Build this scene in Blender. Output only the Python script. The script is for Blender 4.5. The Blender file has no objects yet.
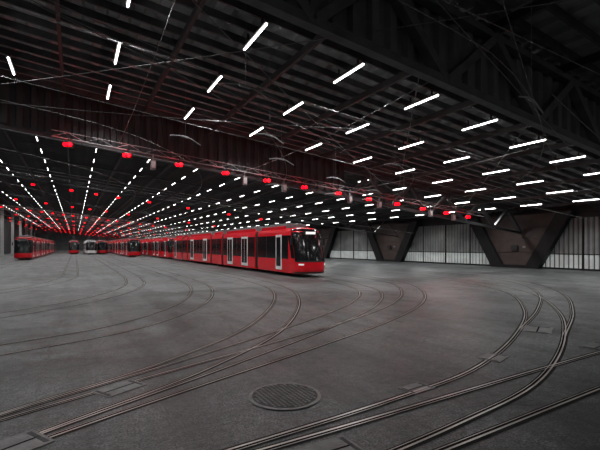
import bpy, math, random
from mathutils import Vector, Matrix
random.seed(4)
C = bpy.context.scene.collection
SL = 0.107          # roof fall per metre towards +X
XL, XR, YE = -17.0, 40.0, 232.0
def link(o): C.objects.link(o); return o

# ---------------------------------------------------------------- materials
def mat(name, col=(.5,.5,.5), rough=.5, metal=0, emis=None, estr=0, noise=0, nscale=5, bump=0, bscale=40, spec=.5):
    m = bpy.data.materials.new(name); m.use_nodes = True
    nt = m.node_tree; b = nt.nodes['Principled BSDF']
    b.inputs['Base Color'].default_value = (*col,1); b.inputs['Roughness'].default_value = rough
    b.inputs['Metallic'].default_value = metal
    b.inputs['Specular IOR Level'].default_value = spec
    if emis: b.inputs['Emission Color'].default_value=(*emis,1); b.inputs['Emission Strength'].default_value=estr
    tc = nt.nodes.new('ShaderNodeTexCoord')
    if noise:
        n = nt.nodes.new('ShaderNodeTexNoise'); n.inputs['Scale'].default_value=nscale; n.inputs['Detail'].default_value=5
        nt.links.new(tc.outputs['Object'], n.inputs['Vector'])
        r = nt.nodes.new('ShaderNodeValToRGB')
        r.color_ramp.elements[0].position=.3; r.color_ramp.elements[1].position=.7
        r.color_ramp.elements[0].color=(*[c*(1-noise) for c in col],1); r.color_ramp.elements[1].color=(*[min(1,c*(1+noise)) for c in col],1)
        nt.links.new(n.outputs['Fac'], r.inputs['Fac']); nt.links.new(r.outputs['Color'], b.inputs['Base Color'])
    if bump:
        n = nt.nodes.new('ShaderNodeTexNoise'); n.inputs['Scale'].default_value=bscale
        nt.links.new(tc.outputs['Object'], n.inputs['Vector'])
        bp = nt.nodes.new('ShaderNodeBump'); bp.inputs['Strength'].default_value=bump; bp.inputs['Distance'].default_value=.02
        nt.links.new(n.outputs['Fac'], bp.inputs['Height']); nt.links.new(bp.outputs['Normal'], b.inputs['Normal'])
    return m

def floor_mat():
    m = bpy.data.materials.new('asphalt'); m.use_nodes=True; nt=m.node_tree; b=nt.nodes['Principled BSDF']; N=nt.nodes.new; L=nt.links.new
    tc=N('ShaderNodeTexCoord')
    def noise(sc,det,ro,lo,hi,p0=.32,p1=.68,vec=None):
        n=N('ShaderNodeTexNoise'); n.inputs['Scale'].default_value=sc; n.inputs['Detail'].default_value=det; n.inputs['Roughness'].default_value=ro
        L(vec or tc.outputs['Object'], n.inputs['Vector'])
        r=N('ShaderNodeMapRange'); r.inputs[1].default_value=p0; r.inputs[2].default_value=p1; r.inputs[3].default_value=lo; r.inputs[4].default_value=hi; L(n.outputs['Fac'], r.inputs[0])
        return n,r.outputs[0]
    def mul(a,c_):
        k=N('ShaderNodeMath'); k.operation='MULTIPLY'; L(a,k.inputs[0])
        if isinstance(c_,float): k.inputs[1].default_value=c_
        else: L(c_,k.inputs[1])
        return k.outputs[0]
    n1,a=noise(.25,8,.65,.55,1.4,.38,.64)
    n2,c=noise(1.3,9,.75,.68,1.3,.38,.62)
    n3,d=noise(38,3,.7,.25,1.9,.36,.64)
    mp=N('ShaderNodeMapping'); mp.inputs['Scale'].default_value=(1.1,.09,1); mp.inputs['Rotation'].default_value=(0,0,.5); L(tc.outputs['Object'],mp.inputs['Vector'])
    n4,e=noise(1.2,4,.6,.7,1.12,.4,.54,mp.outputs[0])
    n5,g=noise(9,5,.75,.6,1.4,.38,.62)
    v=N('ShaderNodeTexVoronoi'); v.feature='DISTANCE_TO_EDGE'; v.inputs['Scale'].default_value=.2
    mx=N('ShaderNodeMixRGB'); mx.blend_type='ADD'; mx.inputs[0].default_value=.8; L(tc.outputs['Object'],mx.inputs[1]); L(n2.outputs['Color'],mx.inputs[2]); L(mx.outputs[0],v.inputs['Vector'])
    rv=N('ShaderNodeMapRange'); rv.inputs[1].default_value=0; rv.inputs[2].default_value=.006; rv.inputs[3].default_value=.35; rv.inputs[4].default_value=1; L(v.outputs[0],rv.inputs[0])
    t=mul(mul(mul(mul(mul(a,c),d),e),g),rv.outputs[0]); t=mul(t,.092)
    cc=N('ShaderNodeCombineColor'); 
    L(mul(t,.93),cc.inputs[0]); L(t,cc.inputs[1]); L(mul(t,1.0),cc.inputs[2])
    L(cc.outputs[0], b.inputs['Base Color'])
    rr=N('ShaderNodeMapRange'); rr.inputs[1].default_value=.36; rr.inputs[2].default_value=.64; rr.inputs[3].default_value=.32; rr.inputs[4].default_value=.55; L(n2.outputs['Fac'], rr.inputs[0]); L(rr.outputs[0], b.inputs['Roughness'])
    bp=N('ShaderNodeBump'); bp.inputs['Strength'].default_value=.5; bp.inputs['Distance'].default_value=.015; L(n3.outputs['Fac'],bp.inputs['Height']); L(bp.outputs[0], b.inputs['Normal'])
    return m

M_floor=floor_mat()
M_deck=mat('roof_deck',(.32,.32,.325),.7,noise=.3,nscale=.6)
M_steel=mat('dark_steel',(.085,.085,.088),.6,noise=.3,nscale=2)
M_beam=mat('black_beam',(.02,.02,.021),.6,noise=.3,nscale=2)
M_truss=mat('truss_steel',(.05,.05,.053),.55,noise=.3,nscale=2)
M_ntruss=mat('near_truss_steel_lit',(.10,.10,.105),.55,noise=.3,nscale=2)  # lighter copy of truss_steel: light on the near truss put into colour
M_nfascia=mat('near_corrugated_lit',(.13,.13,.135),.6,noise=.3,nscale=1)  # cladding of the near truss, paler to stand in for missing lamp light
M_pier=mat('pier_steel',(.010,.010,.011),.5,noise=.3,nscale=2,spec=.3)
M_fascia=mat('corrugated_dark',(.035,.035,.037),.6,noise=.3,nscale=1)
M_grey=mat('galvanised',(.2,.2,.205),.5,.3,noise=.2,nscale=8)
M_tube=mat('lamp_tube',(1,1,1),.4,emis=(1,.99,.98),estr=8)
M_hous=mat('lamp_housing',(.08,.08,.08),.5,noise=.1)
M_red=mat('tram_red',(.68,.008,.018),.22,noise=.05,nscale=2)
M_glass=mat('tram_glass',(.008,.009,.010),.12,noise=.1,nscale=3,spec=.3)
M_black=mat('black_plastic',(.012,.012,.012),.5,noise=.2)
M_roofg=mat('tram_roof_grey',(.16,.16,.165),.6,noise=.2)
M_white=mat('door_frame_white',(.8,.81,.82),.4,noise=.05)
M_head=mat('headlight',(.8,.8,.8),.3,emis=(1,1,1),estr=.3)
M_unlit=mat('headlight_unlit',(.1,.1,.1),.3,noise=.1)
M_disp=mat('display',(.6,.6,.6),.3,emis=(1,.98,.95),estr=1.3)
M_rail=mat('rail_steel',(.48,.45,.42),.36,.7,noise=.35,nscale=1.2)
M_groove=mat('rail_groove',(.008,.007,.006),.9,noise=.3,nscale=3,spec=.1)
M_joint=mat('rail_joint',(.026,.024,.022),.75,noise=.5,nscale=4,spec=.2)
M_plate=mat('switch_plate',(.19,.19,.19),.5,.3,noise=.35,nscale=6,bump=.5)
M_iron=mat('cast_iron',(.05,.05,.05),.6,.3,noise=.4,nscale=10)
M_stud=mat('iron_stud',(.19,.19,.185),.5,.3,noise=.3,nscale=6)
M_redl=mat('red_lens',(1,.01,.01),.3,emis=(1,.0,.006),estr=6)
M_wire=mat('overhead_wire',(.2,.2,.195),.5,.2,noise=.2)
M_brown=mat('pier_panel',(.055,.038,.034),.6,noise=.2,nscale=1.5)
M_col=mat('pale_concrete',(.5,.5,.5),.7,noise=.15)
M_arm=mat('insulator_arm_grey',(.4,.4,.4),.6,noise=.15)
M_wall=mat('dark_wall',(.03,.031,.033),.7,noise=.25,nscale=.5)
M_wallb=mat('end_wall_grey',(.2,.2,.2),.7,noise=.25,nscale=.5)
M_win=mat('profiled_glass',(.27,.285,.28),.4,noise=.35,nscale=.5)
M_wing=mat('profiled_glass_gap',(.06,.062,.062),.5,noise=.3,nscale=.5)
M_winl=mat('lit_profiled_glass',(.5,.52,.515),.4,noise=.25,nscale=.8,emis=(.85,.93,.9),estr=.14)  # lower band: backlight put into paler colour and faint emission
M_beige=mat('white_vehicle',(.75,.75,.75),.3,noise=.05)

# ---------------------------------------------------------------- mesh builder
class MB:
    def __init__(s): s.v=[]; s.f=[]; s.m=[]; s.mats=[]
    def mi(s,m):
        if m not in s.mats: s.mats.append(m)
        return s.mats.index(m)
    def quad(s,pts,m):
        b=len(s.v); s.v+= [tuple(p) for p in pts]; s.f.append(tuple(range(b,b+len(pts)))); s.m.append(s.mi(m))
    def box(s,x0,x1,y0,y1,z0,z1,m):
        b=len(s.v)
        s.v+=[(x0,y0,z0),(x1,y0,z0),(x1,y1,z0),(x0,y1,z0),(x0,y0,z1),(x1,y0,z1),(x1,y1,z1),(x0,y1,z1)]
        for f in ((0,3,2,1),(4,5,6,7),(0,1,5,4),(1,2,6,5),(2,3,7,6),(3,0,4,7)):
            s.f.append(tuple(b+i for i in f)); s.m.append(s.mi(m))
    def beam(s,p0,p1,w,h,m,up=(0,0,1)):
        p0=Vector(p0);p1=Vector(p1); d=(p1-p0).normalized(); u=Vector(up)
        if abs(d.dot(u))>.98: u=Vector((0,1,0))
        a=d.cross(u).normalized()*w/2; c=a.cross(d).normalized()*h/2; b=len(s.v)
        for p in (p0,p1):
            s.v+=[tuple(p-a-c),tuple(p+a-c),tuple(p+a+c),tuple(p-a+c)]
        for f in ((0,1,2,3),(7,6,5,4),(0,4,5,1),(1,5,6,2),(2,6,7,3),(3,7,4,0)):
            s.f.append(tuple(b+i for i in f)); s.m.append(s.mi(m))
    def cyl(s,p0,p1,r,m,n=10,r1=None):
        p0=Vector(p0);p1=Vector(p1); d=(p1-p0).normalized(); u=Vector((0,0,1)) if abs(d.z)<.9 else Vector((1,0,0))
        a=d.cross(u).normalized(); c=d.cross(a); b=len(s.v)
        for p,rr in ((p0,r),(p1,r if r1 is None else r1)):
            for i in range(n):
                t=2*math.pi*i/n; s.v.append(tuple(p+(a*math.cos(t)+c*math.sin(t))*rr))
        k=s.mi(m)
        for i in range(n):
            j=(i+1)%n; s.f.append((b+i,b+j,b+n+j,b+n+i)); s.m.append(k)
        s.f.append(tuple(b+i for i in reversed(range(n)))); s.m.append(k)
        s.f.append(tuple(b+n+i for i in range(n))); s.m.append(k)
    def sweep(s,pts,r,m,n=5):
        P=[Vector(p) for p in pts]; rows=[]
        for i,p in enumerate(P):
            d=(P[min(i+1,len(P)-1)]-P[max(i-1,0)]).normalized(); u=Vector((0,0,1)) if abs(d.z)<.95 else Vector((1,0,0))
            a=d.cross(u).normalized(); c=d.cross(a)
            rows.append([p+(a*math.cos(2*math.pi*k/n)+c*math.sin(2*math.pi*k/n))*r for k in range(n+1)])
        s.grid(rows,m)
    def grid(s,rows,m,mfun=None):
        b=len(s.v); nr=len(rows); nc=len(rows[0])
        for r in rows: s.v+=[tuple(p) for p in r]
        for i in range(nr-1):
            for j in range(nc-1):
                s.f.append((b+i*nc+j,b+i*nc+j+1,b+(i+1)*nc+j+1,b+(i+1)*nc+j)); s.m.append(s.mi(m if not mfun else mfun(i,j)))
    def mesh(s,name,smooth=False):
        me=bpy.data.meshes.new(name); me.from_pydata(s.v,[],s.f)
        for m in s.mats: me.materials.append(m)
        for p,k in zip(me.polygons,s.m): p.material_index=k; p.use_smooth=smooth
        me.validate(); me.update(); return me
    def obj(s,name,parent=None,smooth=False,loc=None,bevel=0):
        o=bpy.data.objects.new(name,s.mesh(name,smooth)); link(o)
        if parent: o.parent=parent
        if loc: o.location=loc
        if bevel:
            bv=o.modifiers.new('bevel','BEVEL'); bv.width=bevel; bv.segments=2; bv.limit_method='ANGLE'
        return o
def tag(o,label,cat,group=None,kind=None):
    o['label']=label; o['category']=cat
    if group: o['group']=group
    if kind: o['kind']=kind
    return o
def struct(o): o['kind']='structure'; return o
def empty(name,loc=(0,0,0)):
    e=bpy.data.objects.new(name,None); e.empty_display_size=.3; e.location=loc; link(e); return e
def copytree(o,loc,rot=None):
    n=o.copy(); C.objects.link(n); n.location=loc
    if rot is not None: n.rotation_euler=rot
    def rec(src,dst):
        for c in src.children:
            k=c.copy(); C.objects.link(k); k.parent=dst; rec(c,k)
    rec(o,n); return n

def roofz(x): return 9.7-SL*x
# ---------------------------------------------------------------- shell
mb=MB(); mb.box(XL,XR,-6,YE,-.3,0,M_floor); struct(mb.obj('floor'))
mb=MB(); x=XL; prof=[]
while x<XR+.01:
    prof.append((x,.55)); prof.append((x+.28,.55)); prof.append((x+.36,.68)); prof.append((x+.64,.68)); x+=.72
mb.grid([[(px,-4,roofz(px)+pz) for px,pz in prof],[(px,YE,roofz(px)+pz) for px,pz in prof]],M_deck)
struct(mb.obj('ceiling'))
mb=MB(); mb.box(XR,XR+.3,-6,YE,-.3,roofz(XR)+.6,M_wall); struct(mb.obj('wall_right'))
mb=MB(); mb.box(XL-.3,XL,-6,YE,-.3,roofz(XL)+.7,M_wall); struct(mb.obj('wall_left'))
mb=MB(); mb.quad([(XL,YE,-.3),(XR,YE,-.3),(XR,YE,roofz(XR)+.6),(XL,YE,roofz(XL)+.6)],M_wallb)
mb.quad([(XL,YE+.3,-.3),(XR,YE+.3,-.3),(XR,YE+.3,roofz(XR)+.6),(XL,YE+.3,roofz(XL)+.6)],M_wallb); struct(mb.obj('wall_back'))

TR=[7.7]+[24.2+17.6*i for i in range(12)]
PY=[5.4,24.9,43.6,62.3,81,99.7,118.4,137.1]
wn=1
for (a,b) in [(PY[i]+2.2,PY[i+1]-2.2) for i in range(len(PY)-1)]:
    ztop=roofz(XR)-.15; xs=XR-.02; y=a; low=[]
    while y<b-.05:
        e=min(y+.42,b)
        for dx,yy in ((-.02,y),(-.14,y+.06),(-.14,e-.16),(-.02,e-.10)): low.append((xs+dx,yy))
        y=e
    mb=MB()
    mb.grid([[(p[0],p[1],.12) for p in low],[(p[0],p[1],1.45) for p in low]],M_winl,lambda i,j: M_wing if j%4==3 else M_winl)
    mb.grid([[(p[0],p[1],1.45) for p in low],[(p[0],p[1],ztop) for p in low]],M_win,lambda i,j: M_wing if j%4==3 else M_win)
    o=struct(mb.obj('window_%d'%wn)); 
    mb=MB(); mb.box(XR-.2,XR-.02,a,b,1.4,1.48,M_pier); mb.box(XR-.2,XR-.02,a,b,0,.16,M_pier); mb.box(XR-.24,XR-.02,a,b,ztop-.5,ztop,M_pier)
    n=max(1,round((b-a)/3.6))
    for j in range(n+1): 
        yy=a+(b-a)*j/n; mb.box(XR-.2,XR-.03,yy-.06,yy+.06,.1,ztop,M_pier)
    mb.obj('window_frame',parent=o); wn+=1

# ---------------------------------------------------------------- roof members
mb=MB(); mb.beam((XL+.05,0,roofz(XL)+.42),(XR-.25,0,roofz(XR)+.42),.07,.26,M_steel)
base=mb.obj('roof_purlin'); tag(base,'dark steel roof purlin spanning under the ribbed deck','roof beam','roof purlins')
yy=.9
while yy<110:
    o=base.copy(); link(o); o.location=(0,yy,0); yy+=.9 if yy<50 else 2.2
mb=MB(); mb.box(-.06,.06,-4,YE-.1,-.1,.16,M_beam)
me=mb.mesh('roof_beam')
for i in range(-4,10):
    X=1.4+3.8*i+1.9
    if X>XR-1: continue
    o=bpy.data.objects.new('roof_beam',me); link(o); o.location=(X,0,roofz(X)+.15)
    tag(o,'long dark steel beam running the length of the hall roof','roof beam','longitudinal roof beams')

dxt=(XR-.9-XL-.1)/26
def brace(m,s):
    mb=MB(); mb.beam((0,0,0),(dxt,0,s*2.0-SL*dxt+(0 if s>0 else .05)),.24,.28,m,up=(0,1,0)); return mb.mesh('brace')
BR={0:(brace(M_ntruss,1),brace(M_ntruss,-1)),1:(brace(M_truss,1),brace(M_truss,-1))}
def make_truss(Y,idx):
    e=empty('roof_truss',(0,Y,0))
    tag(e,'deep dark steel lattice roof truss spanning the hall with zigzag bracing','roof truss','roof trusses')
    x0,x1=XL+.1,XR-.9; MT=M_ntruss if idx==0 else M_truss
    w=.26 if idx<2 else .14
    zb=lambda X:roofz(X)-2.0
    mb=MB(); mb.beam((x0,0,roofz(x0)),(x1,0,roofz(x1)),w,.2 if idx<2 else .12,MT); mb.obj('upper_chord',e)
    mb=MB(); mb.beam((x0,0,zb(x0)),(x1,0,zb(x1)),w,.22 if idx<2 else .12,MT); mb.obj('lower_chord',e)
    n=26; dx=(x1-x0)/n
    if idx<2:
        for i in range(n):
            X=x0+dx*i
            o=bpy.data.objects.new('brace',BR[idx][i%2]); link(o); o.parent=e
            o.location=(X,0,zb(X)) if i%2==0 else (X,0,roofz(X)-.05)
    else:
        mb=MB()
        for i in range(n):
            X=x0+dx*i
            if i%2==0: mb.beam((X,0,zb(X)),(X+dx,0,roofz(X+dx)),.06,.08,M_truss,up=(0,1,0))
            else: mb.beam((X,0,roofz(X)),(X+dx,0,zb(X+dx)),.06,.08,M_truss,up=(0,1,0))
        mb.obj('bracing',e)
    if idx<2:
        yo=.16 if idx==0 else -.34
        mb=MB(); xe=39 if idx==0 else 17; X=x0; pr=[]
        while X<xe:
            pr+=[(X,yo),(X+.22,yo),(X+.3,yo+.14),(X+.52,yo+.14)]; X+=.6
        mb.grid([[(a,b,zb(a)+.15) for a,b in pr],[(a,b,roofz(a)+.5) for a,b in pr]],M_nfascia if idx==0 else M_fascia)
        mb.obj('corrugated_cladding',e)
    return e
for i,Y in enumerate(TR[:11]): make_truss(Y,i)

def make_pier(Y):
    e=empty('wall_pier',(XR-.75,Y,0))
    tag(e,'dark V-shaped steel pier with brown panelled infill against the wall','pier','V-shaped wall piers')
    H=roofz(XR-.5)-.05
    for s in (-1,1):
        mb=MB()
        y0,y1=s*1.8,s*4.9; w=.68
        v=[(-.35,y0-w,0),(-.35,y0+w,0),(-.35,y1+w,H),(-.35,y1-w,H),(.35,y0-w,0),(.35,y0+w,0),(.35,y1+w,H),(.35,y1-w,H)]
        mb.v+=v
        for f in ((0,1,2,3),(7,6,5,4),(0,4,5,1),(1,5,6,2),(2,6,7,3),(3,7,4,0)): mb.f.append(f); mb.m.append(mb.mi(M_pier))
        mb.obj('strut',e,bevel=.03)
    mb=MB(); rows=[]
    for z in (.3,1.5,1.52,1.6,1.62,2.8,2.82,2.9,2.92,4.0,4.02,4.1,4.12,H-.1):
        dxx=-.05 if z in (1.52,1.6,2.82,2.9,4.02,4.1) else 0
        hw=1.35+3.0*z/H; rows.append([(dxx+.05,-hw,z),(dxx+.05,hw,z)])
    mb.grid(rows,M_brown); mb.obj('infill_panel',e)
    mb=MB(); mb.box(-.3,.1,-1.5,1.5,0,.3,M_pier); mb.obj('plinth',e)
    mb=MB(); mb.box(-.13,-.01,-.3,.35,1.7,2.3,M_black); mb.obj('switch_cabinet',e)
    mb=MB(); mb.box(-.05,-.01,-1.1,-.8,2.0,2.2,M_grey); mb.obj('sign_plate',e)
    return e
p0=make_pier(PY[1])
for Y in [PY[0]]+PY[2:]: copytree(p0,(XR-.75,Y,0))

# ---------------------------------------------------------------- lamps
def lampset(L,r,h):
    mb=MB()
    mb.box(-h,h,-L-.05,L+.05,.05,.11,M_hous); mb.box(-.04,.04,-.62,-.58,.11,.42,M_hous); mb.box(-.04,.04,.58,.62,.11,.42,M_hous)
    a=mb.mesh('tube_lamp'); mb=MB(); mb.cyl((0,-L,.02),(0,L,.02),r,M_tube,8); return a,mb.mesh('light_tube')
S1=lampset(.93,.036,.07); S2=lampset(.74,.024,.05)
pos=[]
for j in [-2]+list(range(49)):  # first entry: unseen row near the camera, added to brighten near floor and truss
    Y=12.3+4.4*j
    for i in range(-4,10):
        X=1.4+3.8*i
        if X>XR-2: continue
        pos.append((X,Y,roofz(X)-.05))
def vis(p):
    xc=.871*p[0]-.49*p[1]; d=.49*p[0]+.871*p[1]
    return d>0 and abs(xc/d)<.78 and p[1]>12
pos.sort(key=lambda p:(0 if vis(p) else 1, p[0]**2+p[1]**2))
for p in pos[:300]:
    hm,tm=S1 if p[1]<28 else S2
    o=bpy.data.objects.new('tube_lamp',hm); link(o); o.location=p
    tag(o,'bright white fluorescent tube lamp hanging under the dark roof','ceiling lamp','tube lamps under the roof')
    t=bpy.data.objects.new('light_tube',tm); link(t); t.parent=o
mb=MB()
for p in pos[300:]:
    L=.6; r=.018
    mb.box(p[0]-r,p[0]+r,p[1]-L,p[1]+L,p[2]-.02,p[2]+.03,M_tube)
    mb.box(p[0]-.05,p[0]+.05,p[1]-L-.05,p[1]+L+.05,p[2]+.05,p[2]+.11,M_hous)
o=mb.obj('distant_tube_lamps'); tag(o,'rows of white tube lamps receding deep into the hall, with an unseen near row added for light','ceiling lamps','tube lamps under the roof','stuff')
sd=bpy.data.lights.new('added_tube_spot','SPOT'); sd.energy=500; sd.spot_size=math.radians(150); sd.spot_blend=.7; sd.shadow_soft_size=.25  # spots added at tube positions to brighten the floor and spare the roof
for (X,Y,z) in pos:
    j=round((Y-12.3)/4.4); i=round((X-1.4)/3.8)
    if (i+j)%2 or j<0 or (Y>150 and i%3): continue
    l=bpy.data.objects.new('added_tube_spot',sd); link(l); l.location=(X,Y,z-.12)

# ---------------------------------------------------------------- red signal lamps
def sigmesh(st,back):
    mb=MB(); mb.box(-.22,.22,-.05,.1,-.13,.13,M_black); mb.cyl((0,0,.13),(0,0,st),.02,M_black,6)
    if back: mb.box(-.02,.02,0,.3,st-.06,st,M_black)
    return mb.mesh('signal_lamp')
sm=sigmesh(.55,False); smn=sigmesh(.4,True)
mb=MB(); 
for s in (-1,1): mb.cyl((s*.11,-.05,0),(s*.11,-.14,0),.09,M_redl,12)
slm=mb.mesh('red_lens')
rd=bpy.data.lights.new('signal_glow','POINT'); rd.energy=24; rd.color=(1,.01,.02); rd.shadow_soft_size=.08
PIPEY=22.9
def pz(X): return roofz(X)-2.22+.022*X
def sig(X,Y,z,glow=False):
    o=bpy.data.objects.new('signal_lamp',smn if glow else sm); link(o); o.location=(X,Y,z)
    tag(o,'small black signal box with glowing red lenses hung from truss','signal lamp','red signal lamps')
    o.rotation_euler=(0,0,math.atan2(-X,Y)*.9 if not glow else -.45)
    if not glow: o.scale=(.7,.7,.8)
    t=bpy.data.objects.new('red_lens',slm); link(t); t.parent=o
    if glow:
        g=bpy.data.objects.new('signal_glow',rd); link(g); g.location=(X-.1,Y-.32,z+.05)
for i in range(12):
    X=(-.3+2.78*i)*.958; sig(X,PIPEY-.3,pz(X)-.36,True)
for q in range(2,11):
    for X in [-15,-13,-10,-8,-6.3,-4.7,-3.2,-1.7,-.3,1.7,3.6,5,6.4,8.3,10.2,12.4,14.6,18.4]:
        if q<4 and X in (-15,-8,-4.7,-1.7,5,8.3,12.4): continue
        sig(X,TR[q],roofz(X)-2.5)

# ---------------------------------------------------------------- tracks
def cr(pts,step=.35):
    P=[Vector(p) for p in pts]; P=[P[0]*2-P[1]]+P+[P[-1]*2-P[-2]]; out=[]
    for i in range(1,len(P)-2):
        a,b,c,d=P[i-1:i+3]; n=max(2,int((c-b).length/step)); n=min(n,40)
        for k in range(n):
            t=k/n; out.append(.5*((2*b)+(c-a)*t+(2*a-5*b+4*c-d)*t*t+(3*b-a-3*c+d)*t**3))
    out.append(P[-2]); 
    return out
def offs(line,o):
    r=[]
    for i,p in enumerate(line):
        a=line[max(0,i-1)]; b=line[min(len(line)-1,i+1)]; d=(b-a).normalized(); r.append(p+Vector((d.y,-d.x))*o)
    return r
FAR=215
tracks=[
 [(-6,2.7),(-3.3,4.4),(-.6,6.05),(1.87,7.53),(4.6,10.0),(7.5,14.45),(9.3,18.95),(10.05,25),(10.2,32),(10.2,60),(10.2,FAR)],
 [(-6,2.7),(-3.3,4.4),(-.6,6.0),(2.2,7.45),(6,9.6),(9.7,12.2),(12.6,15.5),(14.1,19.6),(14.6,24),(14.6,40),(14.6,FAR)],
 [(-6,2.9),(-3.3,4.5),(-.5,5.85),(1.6,6.75),(4.2,7.8),(7.8,9.4),(11.3,11.5),(14.4,14.4),(16.8,18),(18,23),(18.4,30),(18.4,60),(18.4,FAR)],
 [(-9,8.6),(-4,9.6),(-1.4,10.5),(1.4,12),(4.0,15.6),(5.7,20.6),(6.3,26),(6.4,34),(6.4,60),(6.4,FAR)],
 [(-12,11.5),(-7,13.1),(-3,15),(.4,18.3),(2.6,23),(3.4,28.5),(3.6,36),(3.6,60),(3.6,FAR)],
 [(-16,17),(-9,19.5),(-4.6,22),(-1.8,26.5),(-.5,32),(-.3,40),(-.3,60),(-.3,FAR)],
 [(-16,27),(-11,29.5),(-8.6,33.5),(-7.4,39),(-7.1,46),(-7.1,70),(-7.1,FAR)],
 [(-7,3.3),(-1,3.45),(1.3,3.6),(4.1,3.85),(6.6,4.3),(10.1,5.75),(13.9,7.9),(18.0,11.2),(20.7,15.4),(21.9,20),(22.2,28),(22.2,60),(22.2,FAR)],
 [(-7,3.2),(0,3.4),(3.2,3.48),(8.5,3.65),(20,3.9),(34,4.2)],
 [(10.1,5.75),(14.2,7.6),(18.8,10.2),(22.6,13.4),(24.9,17.2),(25.9,22),(26.1,30),(26.1,60),(26.1,FAR)],
]
lines=[]
for n,pts in enumerate(tracks):
    ln=cr(pts); lines.append(ln)
    e=empty('tram_track',(pts[0][0],pts[0][1],0)); tag(e,'pair of grooved steel tram rails set flush in asphalt','tram track','tram tracks in the floor')
    dz=.0005*n
    for s in (-1,1):
        mb=MB(); ctr=offs(ln,s*.5)
        def strip(a,b,z,m):
            A=offs(ctr,s*a); B=offs(ctr,s*b); mb.grid([[(p.x,p.y,z+dz) for p in A],[(p.x,p.y,z+dz) for p in B]],m)
        strip(-.08,.075,.0015,M_joint); strip(-.04,.04,.005,M_groove); strip(.0,.03,.0085,M_rail); strip(-.05,-.037,.0085,M_rail)
        o=mb.obj('rail'); o.parent=e; o.matrix_parent_inverse=Matrix.Translation((-pts[0][0],-pts[0][1],0))

def wire(name,pts,r=.007,label='thin overhead contact wire strung above tram track',cat='overhead wire',grp='overhead wires'):
    mb=MB(); mb.sweep(pts,r,M_wire); return tag(mb.obj(name,smooth=True),label,cat,grp)
for k,ln in enumerate(lines[:9]):
    pts=[(p.x,p.y,5.3 if p.x<30 else 4.3) for p in ln[::3]]+[(ln[-1].x,ln[-1].y,5.3)]
    wire('contact_wire',pts)
def sagline(a,b,sag,n=20):
    a=Vector(a);b=Vector(b); return [tuple(a.lerp(b,i/n)-Vector((0,0,sag*4*(i/n)*(1-i/n)))) for i in range(n+1)]
for Y,z,sag in ((11.6,7.7,.25),(15.5,7.4,.35),(33,6.9,.3)):
    wire('span_wire',sagline((XL+.1,Y,z-SL*XL),(XR-.15,Y-.6,z-SL*XR*.9),sag,30),.011,'thin steel span wire stretched across the hall')
for a,b,s in (((-12,28,8.6),(12,2,7.6),.3),((-8,24,9.0),(16,7.7,6.2),.4),((7.1,6.4,7.8),(13.2,6.7,5.3),0),
   ((20,7.7,5.7),(8.5,4.6,5.3),.1),((-6,24,8.2),(4,15.6,5.3),0),
   ((24,8,5.2),(12,13,5.4),0),((8,7.7,6.9),(16.8,18,5.3),0),((22,22.9,5.6),(13,13.5,5.3),0),
   ((1,7.7,7.6),(24,22.9,5.0),.5),((13,7.7,6.3),(25,20,5.0),.1),((5,4,7.8),(19,10,5.4),.1)):
    wire('stay_wire',sagline(a,b,s,12),.011,'thin diagonal stay wire holding the overhead line')
for X in (1.4,9,16.6,25):
    X+=.7; wire('feeder_wire',sagline((X,7.8,roofz(X)-1.2),(X,24,roofz(X)-1.6),.25,14),.009,'thin feeder wire running lengthwise beneath the roof')

mb=MB(); X0,X1=-1,31.5
mb.cyl((X0,PIPEY,pz(X0)),(X1,PIPEY,pz(X1)),.03,M_grey,8)
mb.cyl((X0,PIPEY,pz(X0)+.3),(X1,PIPEY,pz(X1)+.3),.02,M_grey,8)
X=X0
while X<X1-.8:
    mb.cyl((X,PIPEY,pz(X)),(X,24.0,pz(X)+.25),.02,M_grey,6); mb.cyl((X,PIPEY,pz(X)),(X+.7,PIPEY,pz(X+.7)+.3),.015,M_grey,6); mb.cyl((X+.7,PIPEY,pz(X+.7)+.3),(X+1.4,PIPEY,pz(X+1.4)),.015,M_grey,6); X+=1.4
o=mb.obj('support_pipe'); tag(o,'galvanised steel lattice pipe carrying overhead line fittings beneath roof truss','pipe')
mb=MB(); mb.box(-.13,.13,-.12,.12,-.3,.2,M_roofg); mb.cyl((0,0,.2),(0,0,.47),.03,M_grey,6); mb.box(-.1,.1,-.15,-.12,-.22,.12,M_arm); jb=mb.mesh('junction_box')
for X in (3.7,9.0,11.7,16.9,19.6,24.9,27.6):
    o=bpy.data.objects.new('junction_box',jb); link(o); o.location=(X,PIPEY,pz(X)-.5); tag(o,'grey metal box hung below galvanised pipe','junction box','boxes hung from the pipe')
for x,y,z,r in ((4.2,10.6,6.6,.2),(9.8,5.8,5.7,.2),(6.3,13.5,6.2,.4),(12,17.5,5.7,.3),(8.3,16.5,6.1,.3),(3.8,16,6.4,.5),(15.5,18.5,5.4,.3),(12,13,5.6,.2),(10,20.5,5.6,.1),(14.6,21.5,5.5,.1),(18,22,5.4,.1)):
    mb=MB(); pr=[(-.75,0,0),(-.3,0,.1),(.3,0,.1),(.8,0,-.05)]
    for a,b in zip(pr[:-1],pr[1:]): mb.cyl(a,b,.02,M_arm,8)
    mb.cyl((-.2,0,.1),(.15,0,.1),.04,M_arm,8); mb.cyl((0,0,.1),(0,0,roofz(x)+.3-z),.005,M_wire,5)
    o=mb.obj('insulator_arm',loc=(x,y,z)); o.rotation_euler=(0,0,r); tag(o,'short pale insulator arm suspended on the overhead wires','insulator','overhead line insulators')

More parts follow.
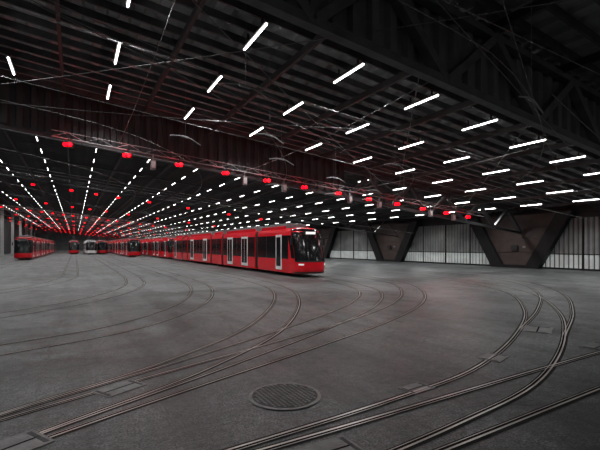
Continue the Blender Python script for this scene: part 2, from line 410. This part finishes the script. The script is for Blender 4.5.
# manhole + plates
mb=MB(); R=.5; n=40
mb.cyl((0,0,.0),(0,0,.012),R,M_iron,n)
for i in range(n):
    a=2*math.pi*i/n;b=2*math.pi*(i+1)/n
    mb.quad([(math.cos(a)*(R+.03),math.sin(a)*(R+.03),.014),(math.cos(b)*(R+.03),math.sin(b)*(R+.03),.014),(math.cos(b)*(R-.02),math.sin(b)*(R-.02),.018),(math.cos(a)*(R-.02),math.sin(a)*(R-.02),.018)],M_stud)
for i in range(-7,8):
    for j in range(-7,8):
        x,y=i*.063,j*.063
        if x*x+y*y<.45**2: mb.box(x-.02,x+.02,y-.02,y+.02,.012,.022,M_stud)
o=mb.obj('manhole_cover',loc=(2.68,5.22,0)); tag(o,'round cast iron manhole cover with chequered studs in asphalt','manhole cover')
mb=MB(); mb.box(-.3,.3,-.2,.2,0,.008,M_plate); mb.box(-.27,.27,-.01,.01,.008,.011,M_groove); mb.box(-.27,-.23,-.16,.16,.008,.011,M_iron); mb.box(.23,.27,-.16,.16,.008,.011,M_iron); pm=mb.mesh('switch_cover')
for x,y,r,s in ((-.66,5.32,.5,1.3),(2.35,3.56,.02,1.2),(1.25,3.5,.02,.8),(.6,6.75,.5,1.1),(10.6,6.1,.45,1.6),(4.6,4.5,.1,.8),(10.0,4.4,.1,1.3),(7.2,5.0,.3,1.0)):
    o=bpy.data.objects.new('switch_cover',pm); link(o); o.location=(x,y,.0035); o.rotation_euler=(0,0,r); o.scale=(s,s,1); tag(o,'flat steel switch machine cover let into the floor','switch cover','switch covers in the floor')

mb=MB(); H=roofz(-14)+.3; mb.box(-.3,.3,-.3,.3,0,H,M_col); mb.box(-.42,.42,-.42,.42,0,.35,M_col); mb.box(-.45,.45,-.45,.45,H-.3,H,M_col); cm=mb.mesh('column')
for Y in [TR[i] for i in range(5,11)]:
    o=bpy.data.objects.new('column',cm); link(o); o.location=(-14.6,Y+1,0); tag(o,'pale concrete column beside the side wall','column','columns along the wall')

# ---------------------------------------------------------------- trams
def w_(z):
    T=[(.22,1.16),(.5,1.2),(2.5,1.2),(2.85,1.15),(3.0,1.05),(3.08,.85)]
    for (a,b),(c,d) in zip(T[:-1],T[1:]):
        if z<=c: return b+(d-b)*(max(z,a)-a)/(c-a)
    return T[-1][1]
def fy(z):
    T=[(.22,.14),(.5,.04),(.85,0),(1.1,.05),(1.8,.27),(2.4,.52),(2.8,.72),(3.0,.92),(3.08,1.25)]
    for (a,b),(c,d) in zip(T[:-1],T[1:]):
        if z<=c: return b+(d-b)*(max(z,a)-a)/(c-a)
    return T[-1][1]
NE=2.9
def surf(z,th,off=0,D=1.25):
    s,c=math.sin(th),abs(math.cos(th)); w=w_(z)
    x=w*math.copysign(abs(s)**(2/NE),s); y=fy(z)+D*(1-c**(2/NE))
    return (x+off*s, y-off*c, z)
ZL=[.22,.35,.5,.7,.9,1.05,1.2,1.5,1.8,2.1,2.4,2.6,2.8,2.92,3.0,3.08]
AN=[-90,-89,-87,-84]+list(range(-80,81,5))+[84,87,89,90]
def cab_shell(yend,body):
    mb=MB(); rows=[]
    for z in ZL:
        rows.append([(-w_(z),yend,z)]+[surf(z,math.radians(a)) for a in AN]+[(w_(z),yend,z)])
    mb.grid(rows,body); mb.quad(rows[-1],body); mb.quad(list(reversed(rows[0])),M_black)
    mb.quad([r[0] for r in rows]+[r[-1] for r in reversed(rows)],M_black)
    return mb
def patch(z0,z1,a0,a1,off,m,nz=8,na=22):
    mb=MB(); rows=[[surf(z0+(z1-z0)*i/nz,math.radians(a0+(a1-a0)*j/na),off) for j in range(na+1)] for i in range(nz+1)]
    mb.grid(rows,m); return mb
def module_shell(y0,y1,body):
    mb=MB()
    prof=[(-w_(z),z) for z in ZL]+[(w_(z),z) for z in reversed(ZL)]
    prof.append(prof[0])
    mb.grid([[(x,y0,z) for x,z in prof],[(x,y1,z) for x,z in prof]],body)
    mb.quad([(x,y0,z) for x,z in prof[:-1]],body); mb.quad([(x,y1,z) for x,z in reversed(prof[:-1])],body)
    return mb
def flipmesh(mb,L):
    mb.v=[(-x,L-y,z) for x,y,z in mb.v]; return mb
LT=42
def make_tram(body,name='tram'):
    e=empty(name)
    mods=[(7.9,16.3),(16.9,20.3),(20.9,31.1),(31.7,34.3)]
    doors={0:[(3.3,.95)],1:[(10.3,1.5),(14.2,1.5)],2:[],3:[(23,1.5),(29,1.5)],4:[],5:[(38.9,.95)]}
    segs=[(1.75,7.3)]+mods+[(34.9,40.25)]
    for flip in (0,1):
        mb=cab_shell(7.3 if not flip else 7.1,body)
        if flip: flipmesh(mb,LT)
        mb.obj('cab_body',e,smooth=False)
        def add(mb,n,**k):
            if flip: flipmesh(mb,LT)
            return mb.obj(n,e,**k)
        add(patch(1.02,2.99,-74,74,.02,M_glass),'windshield',smooth=True)
        for s in (-1,1):
            add(patch(1.15,2.6,s*76,s*89.8,.015,M_glass,na=8),'cab_side_window',smooth=True)
            add(patch(.74,.84,s*34,s*58,.03,M_head if not flip else M_redl0,nz=2,na=6),'headlight')
        add(patch(.24,.34,-80,80,.04,M_black,nz=3),'bumper')
        add(patch(.94,1.02,-74,74,.025,M_black,nz=2),'windshield_trim')
        mb=MB(); mb.box(-.55,.55,fy(2.66)-.04,fy(2.72)+.1,2.6,2.86,M_black)
        y=fy(2.66)-.055
        for q in range(8): 
            a=-.4+q*.1; mb.box(a,a+.07,y,y+.02,2.66,2.8,M_disp)
        add(mb,'destination_display')
        mb=MB(); mb.beam((-.1,-.03+fy(1.15),1.12),(.45,fy(1.9)-.05,1.95),.03,.03,M_black); add(mb,'wiper')
        for s in (-1,1):
            mb=MB(); mb.box(s*1.36-.07,s*1.36+.07,.95,1.07,2.0,2.4,M_black); mb.beam((s*1.17,1.15,2.45),(s*1.38,1.0,2.42),.03,.03,M_black); add(mb,'mirror')
    for (a,b) in mods: module_shell(a,b,body).obj('carriage_body',e)
    for a,b in ((7.3,7.9),(16.3,16.9),(20.3,20.9),(31.1,31.7),(34.3,34.9)):
        mb=MB(); n=6; prof=[(-w_(z)+.06,z) for z in ZL]+[(w_(z)-.06,z) for z in reversed(ZL)]; prof.append(prof[0]); rows=[]
        for i in range(2*n+1):
            k=1 if i%2 else .95; y=a+(b-a)*i/(2*n); rows.append([(x*k,y,z if z>.3 else .3) for x,z in prof])
        mb.grid(rows,M_black); mb.obj('bellows',e)
    for si,(a,b) in enumerate(segs):
        ds=doors[si]
        for s in (-1,1):
            cuts=[a+.05]; 
            for c,wd in ds: cuts+= [c-wd/2-.03,c+wd/2+.03]
            cuts.append(b-.05)
            for k in range(0,len(cuts),2):
                if cuts[k+1]-cuts[k]<.3: continue
                mb=MB(); y0,y1=cuts[k],cuts[k+1]; xx=s*1.2
                x0,x1=sorted((xx-s*.02,xx+s*.012)); mb.box(x0,x1,y0,y1,1.1,2.6,M_glass)
                n=max(1,round((y1-y0)/1.5))
                for j in range(1,n):
                    yy=y0+(y1-y0)*j/n; x0,x1=sorted((xx,xx+s*.018)); mb.box(x0,x1,yy-.03,yy+.03,1.1,2.6,M_black)
                mb.obj('side_window',e)
            for c,wd in ds:
                mb=MB(); xx=s*1.2; x0,x1=sorted((xx-s*.02,xx+s*.03)); mb.box(x0,x1,c-wd/2,c+wd/2,.38,2.66,M_white); d=mb.obj('door',e)
                nl=2 if wd>1.2 else 1
                mb=MB(); lw=(wd-.16)/nl
                for q in range(nl):
                    ya=c-wd/2+.08+q*lw+.04; x0,x1=sorted((xx+s*.03,xx+s*.04)); mb.box(x0,x1,ya,ya+lw-.08,.6,2.5,M_glass)
                mb.obj('door_glass',d)
    for a,b in ((2.6,7.0),(8.3,15.9),(17.2,20.0),(21.3,30.7),(32,34),(35.2,39.4)):
        mb=MB(); mb.box(-.78,.78,a,b,3.06,3.36,M_roofg)
        y=a+.3
        while y<b-.8: mb.box(-.6,.6,y,y+.7,3.36,3.44,M_grey); y+=1.3
        for s in (-1,1):
            x0,x1=sorted((s*.98,s*.93)); mb.box(x0,x1,a,b,2.98,3.24,body)
        mb.obj('roof_equipment',e,bevel=.02)
    mb=MB()
    for s in (-.35,.35):
        mb.cyl((s,18,3.36),(s,16.9,3.8),.03,M_steel,6); mb.cyl((s,16.9,3.8),(s*.6,18.1,4.5),.025,M_steel,6)
    mb.cyl((-.8,18.1,4.53),(.8,18.1,4.53),.03,M_steel,6); mb.box(-.5,.5,17.4,18.5,3.3,3.4,M_steel); mb.obj('pantograph',e)
    for yb in (4.2,18.6,33,37.9):
        mb=MB(); mb.box(-.9,.9,yb-1.3,yb+1.3,.18,.4,M_black)
        for s in (-1,1):
            for q in (-.85,.85): mb.cyl((s*.45,yb+q,.31),(s*.56,yb+q,.31),.3,M_steel,20)
        mb.obj('bogie',e)
    e.scale=(1,1,1.14)
    return e
M_redl0=mat('tail_light',(.8,.02,.02),.3,noise=.1)
ZT=.01
tr=make_tram(M_red); tr.location=(14.6,23.8,ZT)
tag(tr,'red articulated tram with dark windows and white-framed doors','tram','parked trams')
def unlit(o):
    for c in o.children:
        if c.name.startswith('headlight'):
            c.material_slots[0].link='OBJECT'; c.material_slots[0].material=M_unlit
        if c.name.startswith('destination_display'):
            for s in c.material_slots:
                if s.material==M_disp: s.link='OBJECT'; s.material=M_unlit
def ct(x,y,l): 
    o=copytree(tr,(x,y,ZT)); tag(o,l,'tram','parked trams'); unlit(o); return o
ct(14.6,67.8,'red articulated tram parked nose to tail behind another')
ct(14.6,111.5,'red articulated tram parked at the rear of the row')
ct(10.2,84,'red articulated tram parked on neighbouring track')
ct(10.2,128,'red articulated tram further down neighbouring track')
ct(6.4,118,'red articulated tram deep in the hall')
ct(-7.1,75,'red articulated tram with unlit dark windshield near the side wall')
ct(-7.1,119,'red articulated tram behind another near the side wall')
ct(-.3,124,'red articulated tram far down the hall')
wt=make_tram(M_beige); wt.location=(3.6,114,ZT); unlit(wt); tag(wt,'white articulated tram deep in the hall between red ones','tram')

# ---------------------------------------------------------------- world, camera
w=bpy.data.worlds.new('World'); bpy.context.scene.world=w; w.use_nodes=True
w.node_tree.nodes['Background'].inputs[0].default_value=(.88,.9,.9,1); w.node_tree.nodes['Background'].inputs[1].default_value=.07
cam=bpy.data.cameras.new('camera'); co=bpy.data.objects.new('camera',cam); link(co)
co.location=(0,0,2.2); co.rotation_euler=(math.radians(90),0,-math.asin(.49)); cam.lens=24; cam.sensor_width=36; cam.shift_y=21/600; cam.clip_end=600
bpy.context.scene.camera=co
try:
    bpy.context.scene.view_settings.view_transform='Standard'
except Exception: pass
